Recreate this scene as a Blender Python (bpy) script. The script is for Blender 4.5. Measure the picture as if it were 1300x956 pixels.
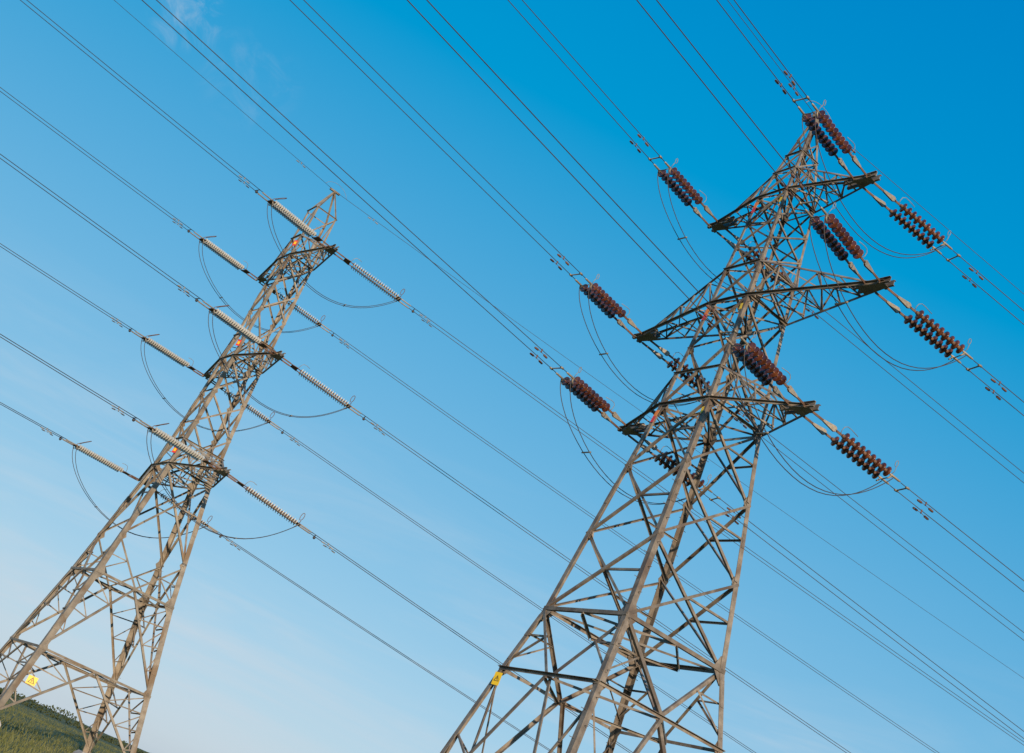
import bpy, math, random
from mathutils import Vector, Matrix
random.seed(7)
for _o in list(bpy.data.objects): bpy.data.objects.remove(_o)
SC = bpy.context.scene
COL = SC.collection
R_ = math.radians

# ---------------------------------------------------------------- camera
EYE = 1.6
PITCH, ROLL, FPX = 0.404349, 0.413957, 1549.357          # photograph is 1300 px wide
cam_d = bpy.data.cameras.new("camera")
cam = bpy.data.objects.new("camera", cam_d); COL.objects.link(cam)
fw = Vector((0, math.cos(PITCH), math.sin(PITCH))); rt = Vector((1, 0, 0)); up = rt.cross(fw)
r2 = math.cos(ROLL)*rt + math.sin(ROLL)*up
u2 = -math.sin(ROLL)*rt + math.cos(ROLL)*up
cam.matrix_world = Matrix(((r2.x, u2.x, -fw.x, 0), (r2.y, u2.y, -fw.y, 0), (r2.z, u2.z, -fw.z, EYE), (0, 0, 0, 1)))
cam_d.sensor_width = 36.0
cam_d.lens = FPX/1300*36.0
cam_d.shift_y = -44.5/1300
cam_d.clip_start = 0.1; cam_d.clip_end = 20000
SC.camera = cam

# ---------------------------------------------------------------- sky and sun
SUN_AZ, SUN_EL = R_(-81), R_(13)                          # azimuth from +X, the sun stands behind and right of the camera
sun_dir = Vector((math.cos(SUN_AZ)*math.cos(SUN_EL), math.sin(SUN_AZ)*math.cos(SUN_EL), math.sin(SUN_EL)))
world = bpy.data.worlds.new("World"); SC.world = world; world.use_nodes = True
wn, wl = world.node_tree.nodes, world.node_tree.links
wn.clear()
sky = wn.new("ShaderNodeTexSky"); sky.sky_type = 'NISHITA'; sky.sun_disc = False
sky.sun_elevation = SUN_EL
sky.sun_rotation = math.atan2(sun_dir.x, sun_dir.y)
sky.altitude = 60; sky.air_density = 1.0; sky.dust_density = 0.3; sky.ozone_density = 3.0
# camera response: the photograph is a vivid, strongly graded picture of a clear blue sky
sep = wn.new("ShaderNodeSeparateColor"); com = wn.new("ShaderNodeCombineColor"); wl.new(sky.outputs[0], sep.inputs[0])
def wmath(op, a, b):
    n = wn.new("ShaderNodeMath"); n.operation = op
    if hasattr(a, 'links'): wl.new(a, n.inputs[0])
    else: n.inputs[0].default_value = a
    n.inputs[1].default_value = b; return n.outputs[0]
for ch, (gain, power, drop) in enumerate(((16.43, 0.225, 9.03), (26.32, 0.10, 18.45), (20.02, 0.10, 11.06))):
    v = wmath('POWER', wmath('MULTIPLY', sep.outputs[ch], 0.09), power)
    v = wmath('MAXIMUM', wmath('SUBTRACT', wmath('MULTIPLY', v, gain), drop), 0.0)
    wl.new(v, com.inputs[ch])
# milky streaks low over the whole horizon, and two small cirrus wisps at fixed places in the sky
tc = wn.new("ShaderNodeTexCoord"); gen = tc.outputs['Generated']
def wnoise(scale3, scale, detail, rough, dist, lo, hi):
    mp = wn.new("ShaderNodeMapping"); mp.inputs['Scale'].default_value = scale3; mp.inputs['Rotation'].default_value = (0.10, 0.14, 0.2)
    ns = wn.new("ShaderNodeTexNoise"); ns.inputs['Scale'].default_value = scale; ns.inputs['Detail'].default_value = detail; ns.inputs['Roughness'].default_value = rough; ns.inputs['Distortion'].default_value = dist
    wl.new(gen, mp.inputs['Vector']); wl.new(mp.outputs[0], ns.inputs['Vector'])
    return wrange(ns.outputs['Fac'], lo, hi, 0, 1)
def wrange(v, f0, f1, t0, t1):
    m = wn.new("ShaderNodeMapRange"); m.interpolation_type = 'SMOOTHSTEP'
    for k, q in (('From Min', f0), ('From Max', f1), ('To Min', t0), ('To Max', t1)): m.inputs[k].default_value = q
    wl.new(v, m.inputs['Value']); return m.outputs[0]
def wmul(a, b):
    n = wn.new("ShaderNodeMath"); n.operation = 'MULTIPLY'; wl.new(a, n.inputs[0]); wl.new(b, n.inputs[1]); return n.outputs[0]
def wmix(base, fac, colour):
    m = wn.new("ShaderNodeMix"); m.data_type = 'RGBA'; m.inputs['B'].default_value = (*colour, 1)
    wl.new(fac, m.inputs['Factor']); wl.new(base, m.inputs['A']); return m.outputs['Result']
def wnear(d, inner, outer):
    n = wn.new("ShaderNodeVectorMath"); n.operation = 'DOT_PRODUCT'; wl.new(gen, n.inputs[0]); n.inputs[1].default_value = d
    return wrange(n.outputs['Value'], math.cos(outer), math.cos(inner), 0, 1)
sx = wn.new("ShaderNodeSeparateXYZ"); wl.new(gen, sx.inputs[0])
colr = com.outputs[0]
colr = wmix(colr, wmul(wnoise((1.3, 1.6, 10.0), 2.4, 6, 0.6, 0.7, 0.40, 0.85), wrange(sx.outputs['Z'], 0.02, 0.34, 0.90, 0.0)), (5.8, 6.75, 7.6))
wisp = wnoise((1.0, 1.0, 1.0), 26.0, 7, 0.62, 1.6, 0.40, 0.80)
colr = wmix(colr, wmul(wisp, wrange(wnear((-0.3287, 0.8091, 0.4872), 0.002, 0.034), 0, 1, 0, 0.55)), (5.0, 6.0, 7.2))
colr = wmix(colr, wmul(wisp, wrange(wnear((-0.271, 0.8373, 0.4749), 0.002, 0.050), 0, 1, 0, 0.13)), (5.0, 6.0, 7.2))
bg = wn.new("ShaderNodeBackground"); bg.inputs['Strength'].default_value = 0.1
wo = wn.new("ShaderNodeOutputWorld")
wl.new(colr, bg.inputs['Color']); wl.new(bg.outputs[0], wo.inputs['Surface'])

sl = bpy.data.lights.new("sun", 'SUN'); sl.energy = 5.0; sl.angle = R_(0.53); sl.color = (1.0, 0.78, 0.55)
sun = bpy.data.objects.new("sun", sl); COL.objects.link(sun)
sun.rotation_euler = sun_dir.to_track_quat('Z', 'Y').to_euler()
SC.view_settings.view_transform = 'Standard'; SC.view_settings.look = 'None'
SC.view_settings.exposure = 0.0; SC.view_settings.gamma = 1.0; SC.view_settings.use_curve_mapping = False

SC.cycles.sample_clamp_direct = 3.0; SC.cycles.sample_clamp_indirect = 3.0   # no stray sparkles on thin wires

# ---------------------------------------------------------------- materials
def mat(name, c0, c1, rough=0.6, metal=0.0, scale=6.0, bump=0.15, vary=0.12, spec=0.5, streak=None):
    m = bpy.data.materials.new(name); m.use_nodes = True
    n, l = m.node_tree.nodes, m.node_tree.links
    b = n['Principled BSDF']; b.inputs['Roughness'].default_value = rough; b.inputs['Metallic'].default_value = metal
    b.inputs['Specular IOR Level'].default_value = spec
    t = n.new("ShaderNodeTexCoord"); z = n.new("ShaderNodeTexNoise")
    z.inputs['Scale'].default_value = scale; z.inputs['Detail'].default_value = 6; z.inputs['Roughness'].default_value = 0.65
    l.new(t.outputs['Object'], z.inputs['Vector'])
    r = n.new("ShaderNodeValToRGB"); r.color_ramp.elements[0].position = 0.36; r.color_ramp.elements[1].position = 0.66
    r.color_ramp.elements[0].color = (*c0, 1); r.color_ramp.elements[1].color = (*c1, 1)
    l.new(z.outputs['Fac'], r.inputs[0])
    col = r.outputs[0]
    if streak:
        z2 = n.new("ShaderNodeTexNoise"); z2.inputs['Scale'].default_value = scale*0.45; z2.inputs['Detail'].default_value = 8; z2.inputs['Distortion'].default_value = 0.6
        l.new(t.outputs['Object'], z2.inputs['Vector'])
        r3 = n.new("ShaderNodeValToRGB"); r3.color_ramp.elements[0].position = 0.52; r3.color_ramp.elements[1].position = 0.66
        l.new(z2.outputs['Fac'], r3.inputs[0])
        mm = n.new("ShaderNodeMix"); mm.data_type = 'RGBA'; mm.inputs['B'].default_value = (*streak, 1)
        l.new(r3.outputs[0], mm.inputs['Factor']); l.new(col, mm.inputs['A']); col = mm.outputs['Result']
    if vary:
        oi = n.new("ShaderNodeObjectInfo"); mr = n.new("ShaderNodeMapRange")
        mr.inputs['To Min'].default_value = 1-vary; mr.inputs['To Max'].default_value = 1+vary
        l.new(oi.outputs['Random'], mr.inputs['Value'])
        hs = n.new("ShaderNodeHueSaturation"); l.new(mr.outputs[0], hs.inputs['Value']); l.new(col, hs.inputs['Color']); col = hs.outputs[0]
    l.new(col, b.inputs['Base Color'])
    if bump:
        bp = n.new("ShaderNodeBump"); bp.inputs['Strength'].default_value = bump; bp.inputs['Distance'].default_value = 0.01
        l.new(z.outputs['Fac'], bp.inputs['Height']); l.new(bp.outputs[0], b.inputs['Normal'])
    return m
M_STEEL = mat("weathered_painted_steel", (0.120, 0.099, 0.079), (0.255, 0.218, 0.174), 0.55, 0.0, 3.0, 0.15, 0.26, 0.4, streak=(0.115, 0.084, 0.062))
M_STEEL2 = mat("weathered_galvanised_steel", (0.165, 0.138, 0.106), (0.300, 0.260, 0.202), 0.55, 0.0, 2.2, 0.15, 0.22, 0.4, streak=(0.17, 0.118, 0.07))
M_FIT = mat("aged_galvanised_fitting", (0.20, 0.17, 0.13), (0.31, 0.265, 0.20), 0.5, 0.1, 14, 0.1, 0.15, 0.5)
M_RUST = mat("rusty_fitting", (0.10, 0.055, 0.036), (0.17, 0.095, 0.06), 0.7, 0.0, 18, 0.2, 0.15)
M_BROWN = mat("brown_glazed_porcelain", (0.070, 0.018, 0.009), (0.150, 0.050, 0.019), 0.14, 0.0, 9, 0.0, 0.35, 0.7)
M_WHITE = mat("pale_glazed_porcelain", (0.48, 0.48, 0.44), (0.64, 0.64, 0.58), 0.25, 0.0, 7, 0.0, 0.1, 0.6)
M_WIRE = mat("weathered_aluminium_wire", (0.042, 0.040, 0.043), (0.070, 0.064, 0.064), 0.6, 0.2, 3, 0.0, 0.1)
M_DAMP = mat("brown_cast_iron_weight", (0.10, 0.048, 0.036), (0.16, 0.08, 0.056), 0.7, 0.0, 20, 0.1, 0.15)
M_YEL = mat("yellow_enamel", (0.78, 0.50, 0.008), (0.84, 0.56, 0.012), 0.4, 0, 5, 0, 0)
M_BLK = mat("black_enamel", (0.02, 0.018, 0.012), (0.03, 0.025, 0.02), 0.5, 0, 5, 0, 0)
M_RED = mat("red_enamel", (0.62, 0.035, 0.03), (0.70, 0.05, 0.04), 0.45, 0, 8, 0, 0)
M_ORG = mat("orange_enamel", (0.80, 0.20, 0.012), (0.86, 0.25, 0.02), 0.45, 0, 8, 0, 0)
M_CONC = mat("foundation_concrete", (0.27, 0.26, 0.24), (0.38, 0.36, 0.33), 0.85, 0, 4, 0.4, 0.1)
M_FIELD = mat("field_turf", (0.085, 0.095, 0.032), (0.16, 0.150, 0.060), 0.9, 0, 0.35, 0.5, 0, 0.2)
M_GRASS = mat("grass_blade", (0.075, 0.095, 0.025), (0.17, 0.165, 0.06), 0.7, 0, 0.7, 0.0, 0, 0.3)

M_HEDGE = mat("hedge_leaf", (0.035, 0.05, 0.015), (0.075, 0.085, 0.03), 0.8, 0, 0.6, 0.0, 0, 0.3)

# ---------------------------------------------------------------- helpers
class MB:
    """collects geometry, then links it as ONE mesh object"""
    def __init__(s): s.v = []; s.f = []; s.m = []; s.sm = []
    def add(s, vs, fs, mi=0, smooth=False):
        o = len(s.v); s.v += [tuple(p) for p in vs]
        for f in fs: s.f.append(tuple(i+o for i in f)); s.m.append(mi); s.sm.append(smooth)
    def prism(s, rings, mi=0, caps=True, smooth=False):
        k = len(rings[0]); vs = [p for r in rings for p in r]; fs = []
        for i in range(len(rings)-1):
            for j in range(k):
                a, b = i*k+j, i*k+(j+1) % k
                fs.append((a, b, b+k, a+k))
        if caps: fs.append(tuple(range(k-1, -1, -1))); fs.append(tuple((len(rings)-1)*k+j for j in range(k)))
        s.add(vs, fs, mi, smooth)
    def box(s, c, ex, ey, ez, mi=0):
        c = Vector(c)
        r = lambda sx: [c+ex*sx+ey*a+ez*b for a, b in ((-1, -1), (1, -1), (1, 1), (-1, 1))]
        s.prism([r(-1), r(1)], mi)
    def tube(s, pts, r, n=6, mi=0, smooth=True):
        pts = [Vector(p) for p in pts]; rings = []
        ref = None
        for i, p in enumerate(pts):
            d = (pts[min(i+1, len(pts)-1)]-pts[max(i-1, 0)]).normalized()
            if ref is None: ref = Vector((0, 0, 1)) if abs(d.z) < 0.9 else Vector((1, 0, 0))
            x = (ref-d*ref.dot(d)).normalized(); y = d.cross(x); ref = x
            rr = r[i] if isinstance(r, (list, tuple)) else r
            rings.append([p+x*math.cos(2*math.pi*k/n)*rr+y*math.sin(2*math.pi*k/n)*rr for k in range(n)])
        s.prism(rings, mi, True, smooth)
    def lathe(s, prof, n=14, mi=None, x0=0.0, y0=0.0):
        """profile [(x, r, material)] about the local X axis"""
        o = len(s.v)
        for (x, r, _) in prof:
            for k in range(n):
                a = 2*math.pi*k/n; s.v.append((x0+x, y0+r*math.cos(a), r*math.sin(a)))
        for i in range(len(prof)-1):
            for k in range(n):
                a, b = o+i*n+k, o+i*n+(k+1) % n
                s.f.append((a, b, b+n, a+n)); s.m.append(prof[i][2] if mi is None else mi); s.sm.append(True)
    def mesh(s, name, mats):
        me = bpy.data.meshes.new(name); me.from_pydata(s.v, [], s.f); me.update()
        for m in (mats if isinstance(mats, (list, tuple)) else [mats]): me.materials.append(m)
        me.polygons.foreach_set('material_index', s.m); me.polygons.foreach_set('use_smooth', s.sm)
        return me
    def build(s, name, mats, parent=None): return link(name, s.mesh(name, mats), parent)
def link(name, data, parent=None):
    o = bpy.data.objects.new(name, data); COL.objects.link(o)
    if parent: o.parent = parent
    return o
def tag(o, label, cat, group=None):
    o['label'] = label; o['category'] = cat
    if group: o['group'] = group
    return o
def empty(name, loc=(0, 0, 0), rz=0.0):
    o = link(name, None); o.location = loc; o.rotation_euler = (0, 0, rz); o.empty_display_size = 0.3
    return o
def angle_bar(A, B, n, s=0.08, t=0.009, off=0.0, flip=1, ledge=False):
    """steel angle from A to B: one flange in the face (outward normal n), the other turned inward"""
    A, B, n = Vector(A), Vector(B), Vector(n)
    d = (B-A).normalized(); n = (n-d*n.dot(d)).normalized(); w = n.cross(d)*flip
    h = s/2
    if ledge:                                                  # top flange turned outward like a ledge
        if w.z > 0: w = -w
        prof = [(-h, t-s), (-h+t, t-s), (-h+t, 0), (h, 0), (h, t), (-h, t)]
        prof = [(a, t-b) for a, b in prof]
    else: prof = [(-h, t), (h, t), (h, 0), (-h+t, 0), (-h+t, -s+t), (-h, -s+t)]
    m = MB(); m.prism([[P+w*a+n*(b+off) for a, b in prof] for P in (A, B)])
    return m

# ---------------------------------------------------------------- the field the pylons stand in
def ground_z(x, y):
    def ss(t): t = max(0.0, min(1.0, t)); return t*t*(3-2*t)
    z = -42*ss((x-24)/360)                                    # the land falls away to the right
    z += 0.10*math.sin(x*0.11+1.3)*math.sin(y*0.083+0.4)*ss((abs(x)+abs(y)-6)/20)
    return z
def make_field():
    def axis(lo, hi, n, p): return [lo+(hi-lo)*(i/n) for i in range(n+1)]
    xs = [-9000, -6000, -4000, -2500, -1500, -900, -600, -400, -250, -160]+[-110+4*i for i in range(45)]+[80, 100, 130, 160, 200, 240, 280, 320, 360, 400, 600, 900, 1500, 2500, 4000, 6000, 9000]
    ys = [-9000, -5000, -2500, -1200, -600, -300, -150, -80, -40, -20]+[-8+4*i for i in range(40)]+[160, 190, 230, 280, 340, 420, 520, 650, 900, 1300, 2000, 3000, 4500, 6500, 9000]
    m = MB(); vs = [(x, y, ground_z(x, y)) for y in ys for x in xs]; k = len(xs)
    m.add(vs, [(j*k+i, j*k+i+1, (j+1)*k+i+1, (j+1)*k+i) for j in range(len(ys)-1) for i in range(k-1)], 0, True)
    o = m.build("field", M_FIELD); o['kind'] = 'structure'
    g = MB()
    for _ in range(60000):
        d = 18+230*random.random()**1.5; a = R_(random.uniform(88, 116)); x, y = math.cos(a)*d, math.sin(a)*d
        z = ground_z(x, y)-0.02; h = random.uniform(0.10, 0.34); b = random.uniform(0, math.tau); w = 0.012+0.012*random.random()
        dx, dy = math.cos(b), math.sin(b); lx, ly = random.uniform(-.5, .5)*h, random.uniform(-.5, .5)*h
        g.add([(x-dx*w, y-dy*w, z), (x+dx*w, y+dy*w, z), (x+dx*w*.7+lx*.4, y+dy*w*.7+ly*.4, z+h*.6), (x+lx, y+ly, z+h), (x-dx*w*.7+lx*.4, y-dy*w*.7+ly*.4, z+h*.6)], [(0, 1, 2, 3, 4)])
    o = g.build("grass", M_GRASS); o['kind'] = 'stuff'; o['label'] = 'rough grass growing in the field under the pylons'; o['category'] = 'grass'
make_field()
def make_hedge():
    g = MB()
    for _ in range(9000):
        a = R_(random.uniform(86, 135)); d = 340+30*math.sin(a*9)+random.gauss(0, 1.2); x, y = math.cos(a)*d, math.sin(a)*d
        top = 1.5+0.7*math.sin(a*61)+0.5*math.sin(a*143+1)+random.random()*0.5
        c = Vector((x, y, ground_z(x, y)+random.random()*top)); r = random.uniform(0.18, 0.45)
        u = Vector((random.gauss(0, 1), random.gauss(0, 1), random.gauss(0, 1))).normalized(); w = u.orthogonal().normalized()*r; u = u*r
        g.add([c-u, c+w*.6, c+u, c-w*.6], [(0, 1, 2, 3)])
    o = g.build('hedgerow', M_HEDGE); o['kind'] = 'stuff'; o['label'] = 'low dark hedgerow along the far edge of the field'; o['category'] = 'hedge'
make_hedge()

# ---------------------------------------------------------------- pylons
CORN = {'L': (-1, -1), 'N': (1, -1), 'R': (1, 1), 'F': (-1, 1)}
FACES = [('L', 'N', (0, -1, 0)), ('F', 'R', (0, 1, 0)), ('N', 'R', (1, 0, 0)), ('L', 'F', (-1, 0, 0))]
class Tower:
    def __init__(s, name, label, x, y, h, levels, asp, steel, zgap=EYE):
        s.root = tag(empty(name, (x, y, 0), h), label, 'pylon', 'lattice transmission pylons')
        s.lv = {k: (z+zgap, w) for k, z, w in levels}; s.order = [k for k, _, _ in levels]; s.asp = asp; s.steel = steel
        s.x, s.y, s.h = x, y, h
    def z(s, k): return s.lv[k][0]
    def w_at(s, z):
        zs = [s.lv[k] for k in s.order]
        for (z0, w0), (z1, w1) in zip(zs, zs[1:]):
            if z <= z1: return w0+(w1-w0)*(z-z0)/(z1-z0)
        return zs[-1][1]
    def P(s, c, k):
        z, w = s.lv[k] if isinstance(k, str) else (k, s.w_at(k))
        a, b = CORN[c]; return Vector((a*w, b*w*s.asp, z))
    def local(s, p):                                           # local point -> world
        p = Vector(p); c, d = math.cos(s.h), math.sin(s.h)
        return Vector((s.x+p.x*c-p.y*d, s.y+p.x*d+p.y*c, p.z))
    def bar(s, name, A, B, n, size, off=0.0, t=None, flip=1, parent=None, ledge=False):
        return angle_bar(A, B, n, size, t or max(0.008, size*0.11), off, flip, ledge).build(name, s.steel, parent or s.root)
    def legs(s, size, bolts=('N', 'F'), splice=()):
        s.leg = {}
        for c, (a, b) in CORN.items():
            m = MB(); rings = []
            for k in s.order:
                p = s.P(c, k); f = size(s.z(k)); t = max(0.012, f*0.10)
                rings.append([p+Vector((i, j, 0)) for i, j in ((0, 0), (-a*f, 0), (-a*f, -b*t), (-a*t, -b*t), (-a*t, -b*f), (0, -b*f))][::(1 if a*b > 0 else -1)])
            m.prism(rings)
            s.leg[c] = m.build('leg', s.steel, s.root)
            for k in splice:                                   # bolted splice cover on each flange
                z0 = k; f = size(z0)*0.86; A, B = s.P(c, z0-0.35), s.P(c, z0+0.35)
                for ax in (0, 1):
                    q = MB(); n = Vector((0, b, 0)) if ax == 0 else Vector((a, 0, 0)); w = Vector((-a, 0, 0)) if ax == 0 else Vector((0, -b, 0))
                    q.prism([[P+w*u+n*v for u, v in ((0.012, 0.003), (f, 0.003), (f, 0.017), (0.012, 0.017))] for P in (A, B)])
                    q.build('splice_plate', s.steel, s.leg[c])
            if c in bolts:                                     # step bolts up the leg
                q = MB(); z = s.z(s.order[0])+3.0; i = 0
                while z < s.z(s.order[-2])-0.3:
                    p = s.P(c, z); f = size(z)*0.5
                    if i % 2: q.tube([p+Vector((-a*f, -b*.01, 0)), p+Vector((-a*f, b*0.15, 0))], 0.009, 5)
                    else: q.tube([p+Vector((-a*.01, -b*f, 0)), p+Vector((a*0.15, -b*f, 0))], 0.009, 5)
                    z += 0.38; i += 1
                o = q.build('step_bolt', s.steel, s.leg[c]); o['kind'] = 'stuff'
    def gusset(s, c, k, w, h, face, bolts=False):
        a, b = CORN[c]; p = s.P(c, k); q = MB()
        n = Vector(face); side = Vector((-a, 0, 0)) if abs(face[1]) else Vector((0, -b, 0))
        A = s.P(c, s.z(k)-h/2) if s.z(k)-h/2 > s.z(s.order[0]) else p; B = s.P(c, s.z(k)+h/2)
        e = 0.012
        pts = [(A, 0.02), (A, w*0.45), (p, w), (B, w*0.45), (B, 0.02)]
        lo = [P+side*u-n*0.030 for P, u in pts]; hi = [P+side*u-n*(0.030+e) for P, u in pts]
        q.prism([lo, hi])
        if bolts:
            for P, u in ((A, .30), (p, .45), (p, .70), (B, .30), (A.lerp(p, .5), .35), (B.lerp(p, .5), .35)):
                c0 = P+side*w*u-n*0.031; q.tube([c0, c0+n*0.026], 0.021, 6, 0, False)
        q.build('gusset_plate', s.steel, s.leg[c])
    def xpanel(s, k0, k1, size, faces=FACES, cross=None):
        for c0, c1, n in faces:
            nn = Vector(n)
            A, B, C, D = s.P(c0, k0), s.P(c1, k0), s.P(c0, k1), s.P(c1, k1)
            s.bar('diagonal_brace', A, D, nn, size, 0.004)
            s.bar('diagonal_brace', B, C, nn, size, -size-0.034, flip=-1)
            if cross:                                          # strut from the crossing to the leg
                t = (B-A).length/((B-A).length+(D-C).length); X = A.lerp(D, t)
                Lg = s.P(c1, X.z)
                s.bar('redundant_strut', X-nn*0.02, Lg-nn*0.02, nn, cross, -0.01)
    def belt(s, k, size, faces=FACES, off=0.012, ledge=True):
        for c0, c1, n in faces:
            s.bar('horizontal_brace', s.P(c0, k), s.P(c1, k), n, size, off, ledge=ledge)
    def plan(s, k, size, diamond=False):
        z = s.z(k) if isinstance(k, str) else k
        L, N, R, F = [s.P(c, k)+Vector((0, 0, -0.03)) for c in 'LNRF']
        if diamond:
            q = [(L+N)/2, (N+R)/2, (R+F)/2, (F+L)/2]
            for i in range(4): s.bar('plan_brace', q[i], q[(i+1) % 4], (0, 0, 1), size, -0.02*i)
        else:
            s.bar('plan_brace', L, R, (0, 0, 1), size, 0.0); s.bar('plan_brace', N, F, (0, 0, 1), size, -size-0.02)
    def crossarm(s, side, klow, zup, tip, n, chord, lace, beam, label, inset):
        zl, w = s.lv[klow]; asp = s.asp; wu = s.w_at(zup)
        X = lambda x, y, z: Vector((side*x, y, z))
        lo = {b: (X(w, b*w*asp, zl), X(tip-0.12, b*0.10, zl)) for b in (-1, 1)}
        hi = {b: (X(wu, b*wu*asp, zup), X(tip-0.75, b*0.12, zl+0.13)) for b in (-1, 1)}
        m = MB()                                               # the end beam that carries the insulators
        for b in (-1, 1):
            m.box(X(tip-beam/2+0.06, b*0.075, zl+0.05), Vector((beam/2, 0, 0)), Vector((0, 0.008, 0)), Vector((0, 0, 0.085)))
            m.box(X(tip-beam/2+0.06, b*0.105, zl-0.030), Vector((beam/2, 0, 0)), Vector((0, 0.035, 0)), Vector((0, 0, 0.006)))
            m.box(X(tip-beam/2+0.06, b*0.105, zl+0.128), Vector((beam/2, 0, 0)), Vector((0, 0.035, 0)), Vector((0, 0, 0.006)))
        for dx in (-0.235, 0.235):                             # lugs the strings are pinned to
            for b in (-1, 1): m.box(X(tip-inset+dx, b*0.13, zl+0.0), Vector((0.035, 0, 0)), Vector((0, 0.06, 0)), Vector((0, 0, 0.05)))
        fr = 0.80                                              # triangular web plate under the tip
        a0 = [lo[b][0].lerp(lo[b][1], fr) for b in (-1, 1)]
        tri = [a0[0], lo[-1][1], lo[1][1], a0[1]]
        m.prism([[p+Vector((0, 0, -0.045)) for p in tri], [p+Vector((0, 0, -0.055)) for p in tri]])
        arm = m.build('crossarm', s.steel, s.root); arm['label'] = label
        cb = lambda nm, A, B, nn, sz, off=0.0, fl=1: s.bar(nm, A, B, nn, sz, off, flip=fl, parent=arm)
        for b in (-1, 1):
            s.bar('lower_chord', *lo[b], (0, b, 0), chord, 0.0, parent=arm, ledge=True)
            cb('upper_chord', *hi[b], (0, b, 0.5), chord*0.9, 0.0, b*side)
        ts = [i/n for i in range(n+1)]
        for i in range(1, n):
            t = ts[i]*0.93
            p = {b: lo[b][0].lerp(lo[b][1], t) for b in (-1, 1)}; q = {b: hi[b][0].lerp(hi[b][1], min(1, t*1.02)) for b in (-1, 1)}
            cb('cross_strut', p[-1], p[1], (0, 0, -1), lace, -0.02)
            for b in (-1, 1): cb('arm_post', p[b], q[b], (0, b, 0), lace, -0.012)
        for i in range(0, n-1):
            t0, t1 = ts[i]*0.93, ts[i+1]*0.93
            b = -1 if i % 2 else 1
            cb('arm_lacing', lo[b][0].lerp(lo[b][1], t0), lo[-b][0].lerp(lo[-b][1], t1), (0, 0, -1), lace, -0.05)
            if i == 0: cb('arm_lacing', lo[-b][0].lerp(lo[-b][1], t0), lo[b][0].lerp(lo[b][1], t1), (0, 0, -1), lace, -0.10, -1)
            for b in (-1, 1):
                cb('arm_lacing', lo[b][0].lerp(lo[b][1], t1 if i % 2 else t0), hi[b][0].lerp(hi[b][1], t0 if i % 2 else t1), (0, b, 0), lace, -0.03)
            cb('arm_lacing', hi[-1][0].lerp(hi[-1][1], t0 if i % 2 else t1), hi[1][0].lerp(hi[1][1], t1 if i % 2 else t0), (0, 0, 1), lace*0.9, -0.04)
        return arm
    def feet(s, depth=0.4):
        for c, (a, b) in CORN.items():
            p = s.P(c, s.order[0]); w = s.local(p); m = MB(); g = ground_z(w.x, w.y)-p.z
            m.prism([[p+Vector((i*r, j*r, z)) for i, j in ((-1, -1), (1, -1), (1, 1), (-1, 1))] for r, z in ((0.62, g-0.6), (0.55, g+0.28), (0.42, g+0.45), (0.40, g+0.46))])
            m.build('footing', M_CONC, s.root)

# near pylon, right of the picture: short stocky strain tower
RT = Tower('pylon', 'large near brown-grey lattice pylon on the right, carrying brown insulators', 6.3618, 33.4461, -1.102702, [
    ('base', -1.6, 3.52), ('B', 5.574, 2.243), ('K', 7.567, 1.850), ('J', 10.02, 1.600), ('I', 12.36, 1.343), ('H', 14.547, 1.110),
    ('G', 15.682, 1.036), ('f', 16.653, 0.965), ('E', 18.347, 0.866), ('D', 19.667, 0.807), ('C', 20.609, 0.758), ('M', 21.55, 0.712),
    ('b', 22.599, 0.662), ('a', 23.653, 0.505), ('p', 24.45, 0.375), ('q', 25.2, 0.252), ('t', 26.20, 0.085)], 1.009, M_STEEL)
RT.legs(lambda z: 0.175 if z < 12 else (0.15 if z < 17 else (0.125 if z < 22 else 0.085)), splice=(8.6, 13.0, 17.2, 21.2))
RT.feet()
# bottom panels: K-bracing to the middle of the belt, with redundant members
for c0, c1, n in FACES:
    nn = Vector(n); mid = (RT.P(c0, 'B')+RT.P(c1, 'B'))/2
    for c in (c0, c1):
        top = RT.P(c, 'K'); bot = RT.P(c, 'base')+Vector((0, 0, 0.5))
        RT.bar('diagonal_brace', top, mid, nn, 0.10, 0.0 if c == c0 else -0.13)
        RT.bar('diagonal_brace', mid, bot, nn, 0.10, 0.0 if c == c0 else -0.13)
        l1, l2 = RT.P(c, RT.z('B')+0.30), RT.P(c, RT.z('B')+1.15); d1 = top.lerp(mid, 0.62); d2 = top.lerp(mid, 0.42)
        RT.bar('redundant_strut', l1-nn*.03, d2-nn*.03, nn, 0.05, -0.03); RT.bar('redundant_strut', l2-nn*.03, d2-nn*.03, nn, 0.05, -0.08)
        for a, b in ((0.30, 0.30), (0.62, 0.58)):
            q = mid.lerp(bot, a+0.1); g = RT.P(c, RT.z('B')+(bot.z-RT.z('B'))*b)
            RT.bar('redundant_strut', q-nn*.03, g-nn*.03, nn, 0.055, -0.03)
            RT.bar('redundant_strut', q-nn*.03, RT.P(c, RT.z('B')+(bot.z-RT.z('B'))*(b-0.27))-nn*.03, nn, 0.055, -0.09)
RT.belt('B', 0.09); RT.belt('K', 0.105, ledge=False)
RT.plan('K', 0.075, True); RT.plan('K', 0.06); RT.plan('B', 0.07, True)
RT.xpanel('K', 'J', 0.080, cross=0.06); RT.xpanel('J', 'I', 0.077, cross=0.055); RT.xpanel('I', 'H', 0.073, cross=0.05)
RT.belt('H', 0.08); RT.plan('H', 0.065)
RT.xpanel('H', 'f', 0.068); RT.belt('G', 0.062, off=0.02)
RT.xpanel('f', 'E', 0.063); RT.belt('E', 0.072); RT.plan('E', 0.06)
RT.xpanel('E', 'D', 0.059); RT.belt('D', 0.062); RT.xpanel('D', 'C', 0.050); RT.xpanel('C', 'M', 0.050); RT.xpanel('M', 'b', 0.050)
RT.belt('b', 0.06); RT.plan('b', 0.05); RT.xpanel('b', 'a', 0.052); RT.belt('a', 0.052)
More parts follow.
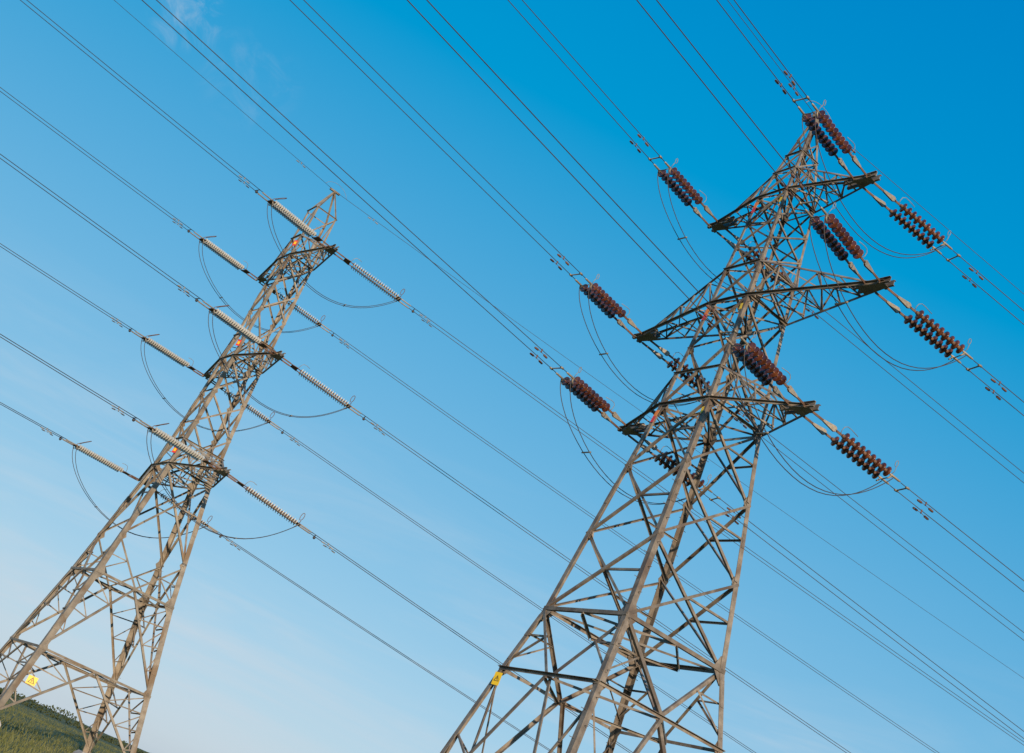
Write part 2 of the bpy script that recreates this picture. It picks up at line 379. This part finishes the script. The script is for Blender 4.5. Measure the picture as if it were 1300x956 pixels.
RT.xpanel('a', 'p', 0.044); RT.belt('p', 0.05); RT.xpanel('p', 'q', 0.039); RT.xpanel('q', 't', 0.035)
for c0, c1, n in FACES:
    for k, w, h in (('B', .30, .5), ('K', .42, .75), ('J', .26, .5), ('I', .26, .5), ('H', .36, .6), ('f', .24, .4), ('E', .32, .5), ('D', .22, .4), ('C', .18, .3), ('M', .18, .3), ('b', .24, .4), ('a', .18, .3)):
        for c in (c0, c1): RT.gusset(c, k, w, h, n, True)
R_TIP = {('H', 'l'): 4.135, ('H', 'r'): 4.092, ('E', 'l'): 5.36, ('E', 'r'): 5.453, ('b', 'l'): 3.464, ('b', 'r'): 3.637}
AN = {'H': 'lower', 'E': 'middle', 'b': 'upper'}; SN = {'l': 'left', 'r': 'right'}
for (k, sd), tp in R_TIP.items():
    RT.crossarm(-1 if sd == 'l' else 1, k, RT.z({'H': 'G', 'E': 'D', 'b': 'a'}[k]), tp+0.05, {'H': 4, 'E': 5, 'b': 4}[k], 0.078 if k != 'b' else 0.07, 0.042, 1.25, f'{AN[k]} {SN[sd]} crossarm', 0.27 if sd == 'l' else 0.5)
m = MB()                                                       # cap plates at the very top
zt = RT.z('t')
m.box((0, 0, zt+0.02), Vector((0.13, 0, 0)), Vector((0, 0.16, 0)), Vector((0, 0, 0.012)))
m.box((0, 0, zt+0.12), Vector((0.012, 0, 0)), Vector((0, 0.20, 0)), Vector((0, 0, 0.09)))
m.box((0.10, 0, zt-0.12), Vector((0.008, 0, 0)), Vector((0, 0.11, 0)), Vector((0, 0, 0.13)))
m.box((-0.10, 0, zt-0.12), Vector((0.008, 0, 0)), Vector((0, 0.11, 0)), Vector((0, 0, 0.13)))
m.build('peak_cap', M_STEEL, RT.root)

# farther pylon, left of the picture: tall slim strain tower
LT = Tower('pylon', 'farther slim tan lattice pylon on the left, carrying long white insulators', -12.2851, 60.5412, -1.084326, [
    ('base', -1.6, 3.40), ('A', 2.129, 2.736), ('K', 6.110, 2.033), ('J', 8.038, 1.760), ('H', 12.102, 1.207), ('T', 13.55, 1.112), ('g3', 14.60, 1.045),
    ('g2', 16.45, 0.935), ('E', 18.502, 0.855), ('e0', 19.95, 0.820), ('e1', 21.52, 0.787), ('e2', 23.18, 0.756), ('b', 24.905, 0.730), ('a', 26.276, 0.660), ('c', 28.20, 0.625)], 1.02, M_STEEL2)
LT.legs(lambda z: 0.27 if z < 9 else (0.23 if z < 14 else (0.19 if z < 20 else (0.15 if z < 26.5 else 0.10))), bolts=('F',), splice=(5.0, 11.5, 17.3, 24.0))
LT.feet()
for c0, c1, n in FACES:
    nn = Vector(n); f = -1
    for k0, k1 in (('base', 'A'), ('A', 'K')):                 # inverted V to the middle of the belt above
        mid = (LT.P(c0, k1)+LT.P(c1, k1))/2
        for c in (c0, c1):
            bot = LT.P(c, k0)+Vector((0, 0, 0.5 if k0 == 'base' else 0.0))
            LT.bar('diagonal_brace', mid, bot, nn, 0.10, 0.0 if c == c0 else -0.13)
            zt0, zb0 = mid.z, bot.z
            for i, (a, b) in enumerate(((0.22, 0.24), (0.46, 0.47), (0.70, 0.70))):
                q = mid.lerp(bot, a+0.06); g = LT.P(c, zt0+(zb0-zt0)*b)
                LT.bar('redundant_strut', q-nn*.03, g-nn*.03, nn, 0.055, -0.03)
                LT.bar('redundant_strut', q-nn*.03, LT.P(c, zt0+(zb0-zt0)*(b-0.23))-nn*.03, nn, 0.05, -0.085)
    mid = (LT.P(c0, 'K')+LT.P(c1, 'K'))/2                      # V from the belt up to the next joints
    for c in (c0, c1):
        tp = LT.P(c, 'J'); LT.bar('diagonal_brace', mid, tp, nn, 0.09, 0.0 if c == c0 else -0.12)
        q = mid.lerp(tp, 0.5); g = LT.P(c, (mid.z+tp.z)/2); LT.bar('redundant_strut', q-nn*.03, g-nn*.03, nn, 0.05, -0.03)
        LT.bar('redundant_strut', q-nn*.03, LT.P(c, 'K')-nn*.03, nn, 0.05, -0.085)
LT.belt('A', 0.10, ledge=False); LT.belt('K', 0.11, ledge=False); LT.plan('K', 0.07, True); LT.plan('A', 0.07, True)
LT.xpanel('J', 'H', 0.10, cross=0.055)
LT.belt('H', 0.09); LT.plan('H', 0.07); LT.xpanel('H', 'g3', 0.09); LT.belt('T', 0.08, off=0.02)
LT.xpanel('g3', 'g2', 0.085); LT.xpanel('g2', 'E', 0.085); LT.belt('E', 0.08); LT.plan('E', 0.065)
LT.xpanel('E', 'e1', 0.08); LT.belt('e0', 0.075, off=0.02); LT.xpanel('e1', 'e2', 0.08); LT.xpanel('e2', 'b', 0.08)
LT.belt('b', 0.075); LT.plan('b', 0.06); LT.xpanel('b', 'a', 0.065); LT.belt('a', 0.075); LT.belt('c', 0.06)
for c0, c1, n in FACES: LT.bar('diagonal_brace', LT.P(c0, 'a'), LT.P(c1, 'c'), n, 0.05, 0.004)
apex = Vector((0, 0, 29.834+EYE))
for c in 'LNRF':
    a, b = CORN[c]; LT.bar('peak_strut', LT.P(c, 'c'), apex+Vector((a*.03, b*.03, 0)), (a, b, 0), 0.085)
m = MB(); m.box(apex+Vector((0, 0, 0.03)), Vector((0.06, 0, 0)), Vector((0, 0.32, 0)), Vector((0, 0, 0.05))); m.build('peak_cap', M_STEEL2, LT.root)
for c0, c1, n in FACES:
    for k, w, h in (('A', .40, .7), ('K', .5, .9), ('J', .34, .6), ('H', .45, .7), ('g3', .28, .45), ('g2', .28, .45), ('E', .38, .6), ('e1', .24, .4), ('e2', .24, .4), ('b', .32, .5), ('a', .2, .4)):
        for c in (c0, c1): LT.gusset(c, k, w, h, n)
L_TIP = {('H', 'l'): 6.25, ('H', 'r'): 5.90, ('E', 'l'): 4.946, ('E', 'r'): 5.075, ('b', 'l'): 4.858, ('b', 'r'): 4.763}
for (k, sd), tp in L_TIP.items():
    LT.crossarm(-1 if sd == 'l' else 1, k, LT.z({'H': 'T', 'E': 'e0', 'b': 'a'}[k]), tp+0.05, 5 if k == 'H' else 4, 0.095, 0.046, 0.95, f'{AN[k]} {SN[sd]} crossarm', 0.1 if sd == 'l' else 0.5)

# ---------------------------------------------------------------- insulators and lines
def disc_profile(pitch, rad, cap):
    s = pitch
    return [(0, 0.016, 0), (0.02*s, cap*0.8, 0), (0.10*s, cap, 0), (0.40*s, cap, 0), (0.42*s, cap*1.3, 1), (0.47*s, rad*0.70, 1), (0.55*s, rad*0.95, 1), (0.66*s, rad, 1), (0.76*s, rad*0.98, 1),
            (0.70*s, rad*0.86, 1), (0.74*s, rad*0.78, 1), (0.68*s, rad*0.62, 1), (0.74*s, rad*0.52, 1), (0.66*s, rad*0.34, 1), (0.72*s, 0.018, 0), (1.0*s, 0.016, 0)]
def make_disc(pitch, rad, cap, mats, n=16):
    m = MB(); m.lathe(disc_profile(pitch, rad, cap), n); return m.mesh('disc', mats)
DISC_BROWN = make_disc(0.196, 0.160, 0.054, [M_RUST, M_BROWN])
def arc_pts(c, r, a0, a1, n, ax=Vector((1, 0, 0)), ay=Vector((0, 0, 1))):
    return [Vector(c)+ax*r*math.cos(a0+(a1-a0)*i/n)+ay*r*math.sin(a0+(a1-a0)*i/n) for i in range(n+1)]
SHARE = {}
def shared(key, fn):
    if key not in SHARE: SHARE[key] = fn()
    return SHARE[key]
def fan_plate():                                               # adjuster plate, widening away from the tower
    m = MB(); prof = [(0.52, -0.030), (0.58, -0.04), (0.93, -0.085), (0.99, -0.045), (1.0, 0.06), (0.93, 0.10), (0.58, 0.04), (0.52, 0.030)]
    for y in (-0.020, 0.020): m.prism([[Vector((x, y-0.006, z)) for x, z in prof], [Vector((x, y+0.006, z)) for x, z in prof]])
    return m.mesh('adjuster_plate', M_FIT)
def link_rod(x0, x1, r, mt):
    m = MB(); m.tube([(x0, 0, 0), (x1, 0, 0)], r, 7); m.tube(arc_pts((x0+0.02, 0, 0), 0.035, 0, math.tau, 10, Vector((1, 0, 0)), Vector((0, 1, 0))), 0.013, 5)
    m.box(((x0+x1)/2, 0, 0), Vector(((x1-x0)*0.36, 0, 0)), Vector((0, 0.013, 0)), Vector((0, 0, 0.034)))
    return m.mesh('link_rod', mt)
def dead_end(x0, x1):                                          # conductor clamp with a jumper palm
    m = MB(); m.tube([(x0, 0, 0), (x0+0.05, 0, 0), (x0+0.08, 0, 0), (x1-0.06, 0, 0), (x1, 0, 0)], [0.018, 0.02, 0.034, 0.032, 0.016], 8)
    m.tube([(x0+0.10, 0, -0.01), (x0+0.08, 0, -0.10), (x0+0.02, 0, -0.17)], [0.026, 0.026, 0.018], 6)
    return m.mesh('dead_end_clamp', M_FIT)
def set_matrix(o, P, az, a):
    pitch = math.atan(a)
    o.location = P; o.rotation_mode = 'XYZ'; o.rotation_euler = (0, pitch, az)
def brown_set(P, az, a, label, lean):
    root = empty('insulator_set'); set_matrix(root, P, az, a)
    tag(root, label, 'insulator', 'brown insulator sets of the near pylon')
    for y in (-0.235, 0.235):
        st = link('insulator_string', shared('pin', lambda: link_rod(0.0, 0.62, 0.020, M_RUST)), root); st.location = (0, y, 0)
        link('adjuster_plate', shared('fan', fan_plate), st)
        link('shackle', shared('shk', lambda: link_rod(0.98, 1.24, 0.017, M_RUST)), st)
        for i in range(9):
            d = link('disc', DISC_BROWN, st); d.location = (1.22+0.196*i, 0, 0); d.rotation_euler = (random.uniform(0, 6), random.uniform(-.03, .03), random.uniform(-.03, .03))
        link('dead_end_clamp', shared('de', lambda: dead_end(2.98, 3.42)), st)
    def horn_t():
        m = MB(); m.tube([(1.16, 0.235, 0), (1.13, 0.29, 0.10), (1.14, 0.33, 0.20), (1.22, 0.34, 0.27), (1.34, 0.34, 0.27), (1.62, 0.34, 0.22)], 0.010, 5); return m.mesh('arcing_horn', M_FIT)
    def horn_l():
        m = MB(); m.tube([(3.06, 0.235, 0), (3.09, 0.29, 0.10), (3.07, 0.33, 0.22)]+arc_pts((3.035, 0.33, 0.33), 0.10, -1.2, 4.6, 12, Vector((0.45, 0, 0)), Vector((0, 0, 1))), 0.010, 5); return m.mesh('arcing_horn', M_FIT)
    for key, fn in (('ht', horn_t), ('hl', horn_l)):
        h = link('arcing_horn', shared(key, fn), root); h.scale.y = 1 if lean else -1
    def bar():
        m = MB(); m.tube([(3.12, -0.235, -0.04), (3.10, 0.0, -0.05), (3.12, 0.235, -0.04)], 0.016, 6); return m.mesh('jumper_bar', M_FIT)
    link('jumper_bar', shared('jb', bar), root)
    return root
N_W = 22; PW = 0.128
def white_set(P, az, a, label, lean):
    root = empty('insulator_set'); set_matrix(root, P, az, a)
    tag(root, label, 'insulator', 'white insulator sets of the far pylon')
    def stack():
        m = MB()
        for i in range(N_W): m.lathe(disc_profile(PW, 0.134, 0.052), 12, None, 1.20+PW*i)
        return m.mesh('insulator_string', [M_RUST, M_WHITE])
    for y in (-0.2, 0.2):
        st = link('insulator_string', shared('wst', stack), root); st.location = (0, y, 0); st['kind'] = 'stuff'
        link('link_rod', shared('wl', lambda: link_rod(0.0, 0.75, 0.024, M_RUST)), st)
        link('dead_end_clamp', shared('wde', lambda: dead_end(4.02, 4.85)), st)
    def yoke(x0, x1, w0, w1):
        m = MB(); pr = [(x0, -w0), (x1, -w1), (x1, w1), (x0, w0)]
        m.prism([[Vector((x, y, -0.012)) for x, y in pr], [Vector((x, y, 0.012)) for x, y in pr]])
        for y in (-0.2, 0.2): m.tube([(x1-0.05, y, 0), (1.22 if x1 < 2 else x1+0.1, y, 0)], 0.024, 6)
        return m.mesh('yoke_plate', M_RUST)
    link('yoke_plate', shared('wy0', lambda: yoke(0.70, 1.05, 0.24, 0.30)), root)
    link('yoke_plate', shared('wy1', lambda: yoke(3.98, 4.22, 0.27, 0.25)), root)
    def horn_t():
        m = MB(); m.tube([(1.05, 0.22, 0), (1.08, 0.30, 0.16), (1.16, 0.34, 0.30), (1.32, 0.34, 0.33), (1.50, 0.34, 0.30)], 0.012, 5); return m.mesh('arcing_horn', M_FIT)
    def horn_l():
        m = MB()
        if lean: m.tube([(4.20, 0.2, 0), (4.16, 0.2, 0.10), (4.02, 0.25, 0.22), (3.80, 0.30, 0.40), (3.62, 0.33, 0.53), (3.58, 0.26, 0.54), (3.66, 0.21, 0.46), (3.86, 0.19, 0.31), (4.06, 0.19, 0.14)], 0.016, 6)
        else: m.tube([(4.10, 0.2, 0), (4.12, 0.26, 0.12)]+arc_pts((4.06, 0.28, 0.33), 0.19, -1.3, 4.7, 16, Vector((0.40, 0, 0)), Vector((0, 0, 1))), 0.016, 6)
        return m.mesh('arcing_horn', M_RUST)
    for key, fn in (('wht', horn_t), ('whl%d' % lean, horn_l)):
        h = link('arcing_horn', shared(key, fn), root); h.scale.y = 1 if lean else -1
    return root

def damper_mesh(r, L, mt):
    m = MB(); m.tube([(-L, 0, -0.10), (-L*0.5, 0, -0.085), (0, 0, -0.075), (L*0.5, 0, -0.085), (L, 0, -0.10)], 0.008, 5)
    for sgn in (-1, 1): m.tube([(sgn*L*0.42, 0, -0.09), (sgn*L*0.5, 0, -0.09), (sgn*L*0.9, 0, -0.098), (sgn*L, 0, -0.10)], [r*0.5, r, r*0.95, r*0.6], 8)
    m.tube([(0, 0, 0.03), (0, 0, -0.09)], 0.022, 6)
    return m.mesh('vibration_damper', mt)
B_SAG = 0.0003
def wire_point(P, az, a, s): return Vector(P)+Vector((math.cos(az)*s, math.sin(az)*s, -a*s+B_SAG*s*s))
def span_pts(P, az, a, s0, s1):
    out = []; s = s0
    while s < s1: out.append(wire_point(P, az, a, s)); s += 1.2 if s < 30 else 4.0
    out.append(wire_point(P, az, a, s1)); return out
def twin(P, az, a, half, r, s0, s1, label, group, spacer, damp):
    root = empty('twin_conductor', P); tag(root, label, 'power line', group)
    lat = Vector((-math.sin(az), math.cos(az), 0)); P = Vector(P)
    for sg in (-1, 1):
        m = MB(); m.tube([q-P+lat*half*sg for q in span_pts(P, az, a, s0, s1)], r, 6); w = m.build('wire', M_WIRE, root)
        for s in damp:
            s += 0.12*sg+random.uniform(-0.06, 0.06)
            d = link('vibration_damper', spacer['damper'], w); d.location = wire_point(P, az, a, s)-P+lat*half*sg
            d.rotation_euler = (random.uniform(-.15, .15), math.atan(a-2*B_SAG*s), az)
    for s in spacer['at']:
        c = wire_point(P, az, a, s)-P; m = MB()
        if spacer['kind'] == 'bar':
            m.tube([c-lat*half*1.12, c-lat*half*0.9, c+lat*half*0.9, c+lat*half*1.12], [0.036, 0.022, 0.022, 0.036], 6)
            for sg in (-1, 1): m.tube([c+lat*half*sg-Vector((math.cos(az), math.sin(az), 0))*0.06, c+lat*half*sg+Vector((math.cos(az), math.sin(az), 0))*0.06], 0.034, 7)
        else:
            m.tube([c-lat*half, c+lat*half], 0.022, 6)
            for k in range(6): pass
            rr = 0.075; m.tube([c+Vector((0, 0, -0.10+z)) for z in (-rr, -rr*.7, 0, rr*.7, rr)], [0.02, rr*.72, rr, rr*.72, 0.02], 8)
        m.build('spacer', M_WIRE if spacer['kind'] != 'bar' else M_FIT, root)
    return root
def jumper(A0, A1, sag, half, latA, latB, r, label, group, clamps):
    A0, A1 = Vector(A0), Vector(A1); C = (A0+A1)/2; root = empty('jumper_loop', A0); tag(root, label, 'jumper cable', group)
    def pt(t, sg):
        k = 4*t*(1-t); k = k**(0.62+0.34*t) if k > 0 else 0             # a stiff cable hangs fuller than a parabola
        base = A0.lerp(A1, t)+Vector((0, 0, -sag*k)); lat = (latA.lerp(latB, t))
        return base+lat*half*sg*(1-0.45*k)
    n = 30
    ts = [0.5-0.5*math.cos(math.pi*i/n) for i in range(n+1)]
    for sg in (-1, 1):
        m = MB(); m.tube([pt(t, sg)-A0+Vector((0, 0, (random.random()-.5)*.004)) for t in ts], r, 6); m.build('wire', M_WIRE, root)
    for t in clamps:
        a, b = pt(t, -1)-A0, pt(t, 1)-A0; m = MB(); d = (b-a)
        m.tube([a-d*0.2, a, b, b+d*0.2], [0.03, 0.026, 0.026, 0.03], 6); m.build('spacer', M_FIT, root)
    return root

W_R = {-1: {'br': (-2.501679, -0.018574), 'Er': (-2.498196, -0.021381), 'Hr': (-2.497944, -0.023094), 'bl': (-2.499594, -0.019658), 'El': (-2.498433, -0.020185), 'Hl': (-2.498211, -0.020212), 't': (-2.498694, -0.01148)},
       1: {'br': (0.251632, 0.155443), 'Er': (0.250509, 0.154272), 'Hr': (0.251012, 0.154676), 'bl': (0.254574, 0.154148), 'El': (0.25066, 0.153889), 'Hl': (0.252273, 0.156384), 't': (0.25168, 0.157899)}}
W_L = {-1: {'br': (-2.436054, 0.032375), 'Er': (-2.43403, 0.025516), 'Hr': (-2.434583, 0.027022), 'bl': (-2.437792, 0.037469), 'El': (-2.438773, 0.041666), 'Hl': (-2.437911, 0.038521), 't': (-2.437545, 0.024554)},
       1: {'br': (0.224463, 0.144272), 'Er': (0.227662, 0.143099), 'Hr': (0.230008, 0.149987), 'bl': (0.235234, 0.137999), 'El': (0.229275, 0.143499), 'Hl': (0.227095, 0.137342), 't': (0.227254, 0.132432)}}
DN = {-1: 'up and left', 1: 'down and right'}
DAMP_R, DAMP_L = damper_mesh(0.036, 0.30, M_DAMP), damper_mesh(0.028, 0.34, M_FIT)
def dress(T, tips, inset, W, far):
    who = 'far pylon' if far else 'near pylon'
    for (k, sd), tp in tips.items():
        x = (tp-inset[sd])*(-1 if sd == 'l' else 1)
        P = T.local((x, 0, T.z(k))); ends = {}
        nm = f"{who}'s {AN[k]} {SN[sd]} arm"
        for d in (-1, 1):
            az, a = W[d][k+sd]
            off = Vector((math.cos(az), math.sin(az), 0))*0.10
            lat = Vector((-math.sin(az), math.cos(az), 0))
            if far:
                white_set(P+off+Vector((0, 0, -0.02)), az, a, f'white insulator pair running {DN[d]} from the {nm}', d < 0)
                twin(P, az, a, 0.2, 0.016, 4.85, 230, f'long wire pair running {DN[d]} from the {nm}', 'twin wires of the far pylon', {'kind': 'ball', 'at': (5.12,), 'damper': DAMP_L}, (5.95,))
                ends[d] = (wire_point(P, az, a, 4.2)+Vector((0, 0, -0.03)), lat)
            else:
                brown_set(P+off+Vector((0, 0, 0.0)), az, a, f'brown insulator pair running {DN[d]} from the {nm}', d < 0)
                twin(P, az, a, 0.235, 0.0125, 3.5, 230, f'long wire pair running {DN[d]} from the {nm}', 'twin wires of the near pylon', {'kind': 'bar', 'at': (3.75,), 'damper': DAMP_R}, (4.60,))
                ends[d] = (wire_point(P, az, a, 3.22)+Vector((0, 0, -0.04)), lat)
        (e0, l0), (e1, l1) = ends[-1], ends[1]
        if far: jumper(e0, e1, 2.4, 0.2, -l0, l1, 0.015, f'slack pair of jumper wires looping under the {nm}', 'jumper loops of the far pylon', (0.3, 0.7))
        else: jumper(e0, e1, 1.88, 0.235, -l0, l1, 0.0125, f'slack pair of jumper wires looping under the {nm}', 'jumper loops of the near pylon', (0.26,))
    top = T.local((0, 0, T.z('t')+0.14)) if not far else T.local((0, 0, apex.z+0.06))
    for d in (-1, 1):
        az, a = W[d]['t']; m = MB()
        m.tube([q-top for q in span_pts(top, az, a, 0.15, 230)], 0.0095 if not far else 0.012, 6)
        w = m.build('earth_wire', M_WIRE); w.location = top
        tag(w, f'single thin earth wire running {DN[d]} from the peak of the {who}', 'power line', 'earth wires')
        for s in ((1.5,) if not far else (2.6,)):
            q = link('vibration_damper', DAMP_R if not far else DAMP_L, w); q.location = wire_point(top, az, a, s)-top; q.rotation_euler = (0, math.atan(a), az)
    m = MB(); az0, az1 = W[-1]['t'][0], W[1]['t'][0]; s = 0.75
    A, B = wire_point(top, az0, 0, s)-top, wire_point(top, az1, 0.15, s)-top
    m.tube([A.lerp(B, t)+Vector((0, 0, 0.42*(4*t*(1-t))**0.7)) for t in [i/14 for i in range(15)]], 0.009, 5)
    j = m.build('earth_jumper', M_FIT); j.location = top
    tag(j, f'thin arched earth bond over the peak of the {who}', 'jumper cable', 'earth bonds on the pylon peaks')
dress(RT, R_TIP, {'l': .22, 'r': .45}, W_R, False)
dress(LT, L_TIP, {'l': -.05, 'r': .45}, W_L, True)

# ---------------------------------------------------------------- signs and markers
def plate_frame(T, p, n):                                      # local frame: x across, z up, y outward
    n = Vector((n[0], n[1], 0)).normalized(); return p, Vector((-n.y, n.x, 0)), n
def warning_sign(T, p, n, w, h, label, tilt=0.0):
    p, ex, ny = plate_frame(T, Vector(p), n); ez = Vector((0, 0, 1))
    ex, ez = ex*math.cos(tilt)+ez*math.sin(tilt), ez*math.cos(tilt)-ex*math.sin(tilt)
    root = empty('warning_sign', T.local(p), T.h); tag(root, label, 'warning sign', 'yellow danger signs')
    q = lambda x, z, y=0.0: ex*x+ez*z+ny*y
    m = MB(); m.box((0, 0, 0), ex*w/2, ez*h/2, ny*0.002); m.build('plate', M_YEL, root)
    def flat(pts, y): mm = MB(); mm.prism([[q(a, b, y) for a, b in pts], [q(a, b, y+0.002) for a, b in pts]]); return mm
    s = w*0.36; cz = h*0.02
    tri = [(-s, cz-s*0.8), (s, cz-s*0.8), (0, cz+s*0.95)]; k = 0.70; inn = [(x*k, cz-s*0.8+(z-(cz-s*0.8))*k+s*0.14) for x, z in tri]
    mm = MB()
    for i in range(3):
        j = (i+1) % 3; mm.prism([[q(a, b, y) for a, b in (tri[i], tri[j], inn[j], inn[i])] for y in (0.004, 0.006)])
    mm.build('triangle_mark', M_BLK, root)
    b = [(-0.02, .36), (0.16, .36), (0.06, .02), (0.2, .02), (-0.08, -.55), (-0.02, -.12), (-0.16, -.12)]
    flat([(x*s, cz-s*0.12+z*s) for x, z in b], 0.004).build('bolt_mark', M_BLK, root)
    mm = MB(); mm.box(q(0, h*0.5+0.02, -0.03), ex*0.015, ez*0.05, ny*0.03); mm.build('bracket', M_STEEL, root)
    return root
pl = RT.P('L', RT.z('B')-0.34)
warning_sign(RT, pl+Vector((0.30, -0.05, 0)), (0.25, -1), 0.27, 0.36, 'yellow danger plate on the left leg of the near right pylon')
pn = LT.P('N', 0.62+EYE)
warning_sign(LT, pn+Vector((0.03, 0.62, 0.12)), (1, -0.25), 0.42, 0.36, 'small yellow danger plate beside a leg of the far left pylon')
def marker(T, c, z, w, h, cols, label, group, n, out, along):
    a, b = CORN[c]; p = T.P(c, z)+Vector(out)
    root = empty('circuit_plate', T.local(p), T.h); tag(root, label, 'marker plate', group)
    ax = (T.P(c, z+0.3)-T.P(c, z-0.3)).normalized(); nn = Vector(n).normalized(); ex = ax.cross(nn).normalized()
    for nm, z0, z1, wf, mt, y in cols:
        m = MB(); m.box(ax*(z0+z1)/2*h+nn*y, ex*w*wf/2, ax*(z1-z0)/2*h, nn*0.002); m.build(nm, mt, root)
for k in ('H', 'E', 'b'):
    marker(RT, 'L', RT.z(k)-0.42, 0.15, 0.44, [('upper_half', 0.0, 0.5, 1, M_ORG, 0.006), ('lower_half', -0.5, 0.0, 1, M_RED, 0.006)],
           f"orange and red plate on a leg beneath the near pylon's {AN[k]} left arm", 'orange and red circuit plates', (0, -1, 0), (0.10, -0.012, 0), True)
    marker(RT, 'N', RT.z(k)-0.42, 0.10, 0.22, [('plate', -0.5, 0.5, 1, M_YEL, 0.006)],
           f"small yellow plate on the front leg below the near pylon's {AN[k]} arms", 'small yellow circuit plates', (0, -1, 0), (-0.12, -0.012, 0), True)
    marker(LT, 'N', LT.z(k)+0.72, 0.22, 0.34, [('plate', -0.5, 0.5, 1, M_RED, 0.006), ('symbol', -0.24, 0.24, 0.6, M_YEL, 0.012)],
           f"red plate with yellow centre by the far pylon's {AN[k]} arms", 'red and yellow circuit plates', (0.7, -1, 0), (0.08, -0.10, 0), True)
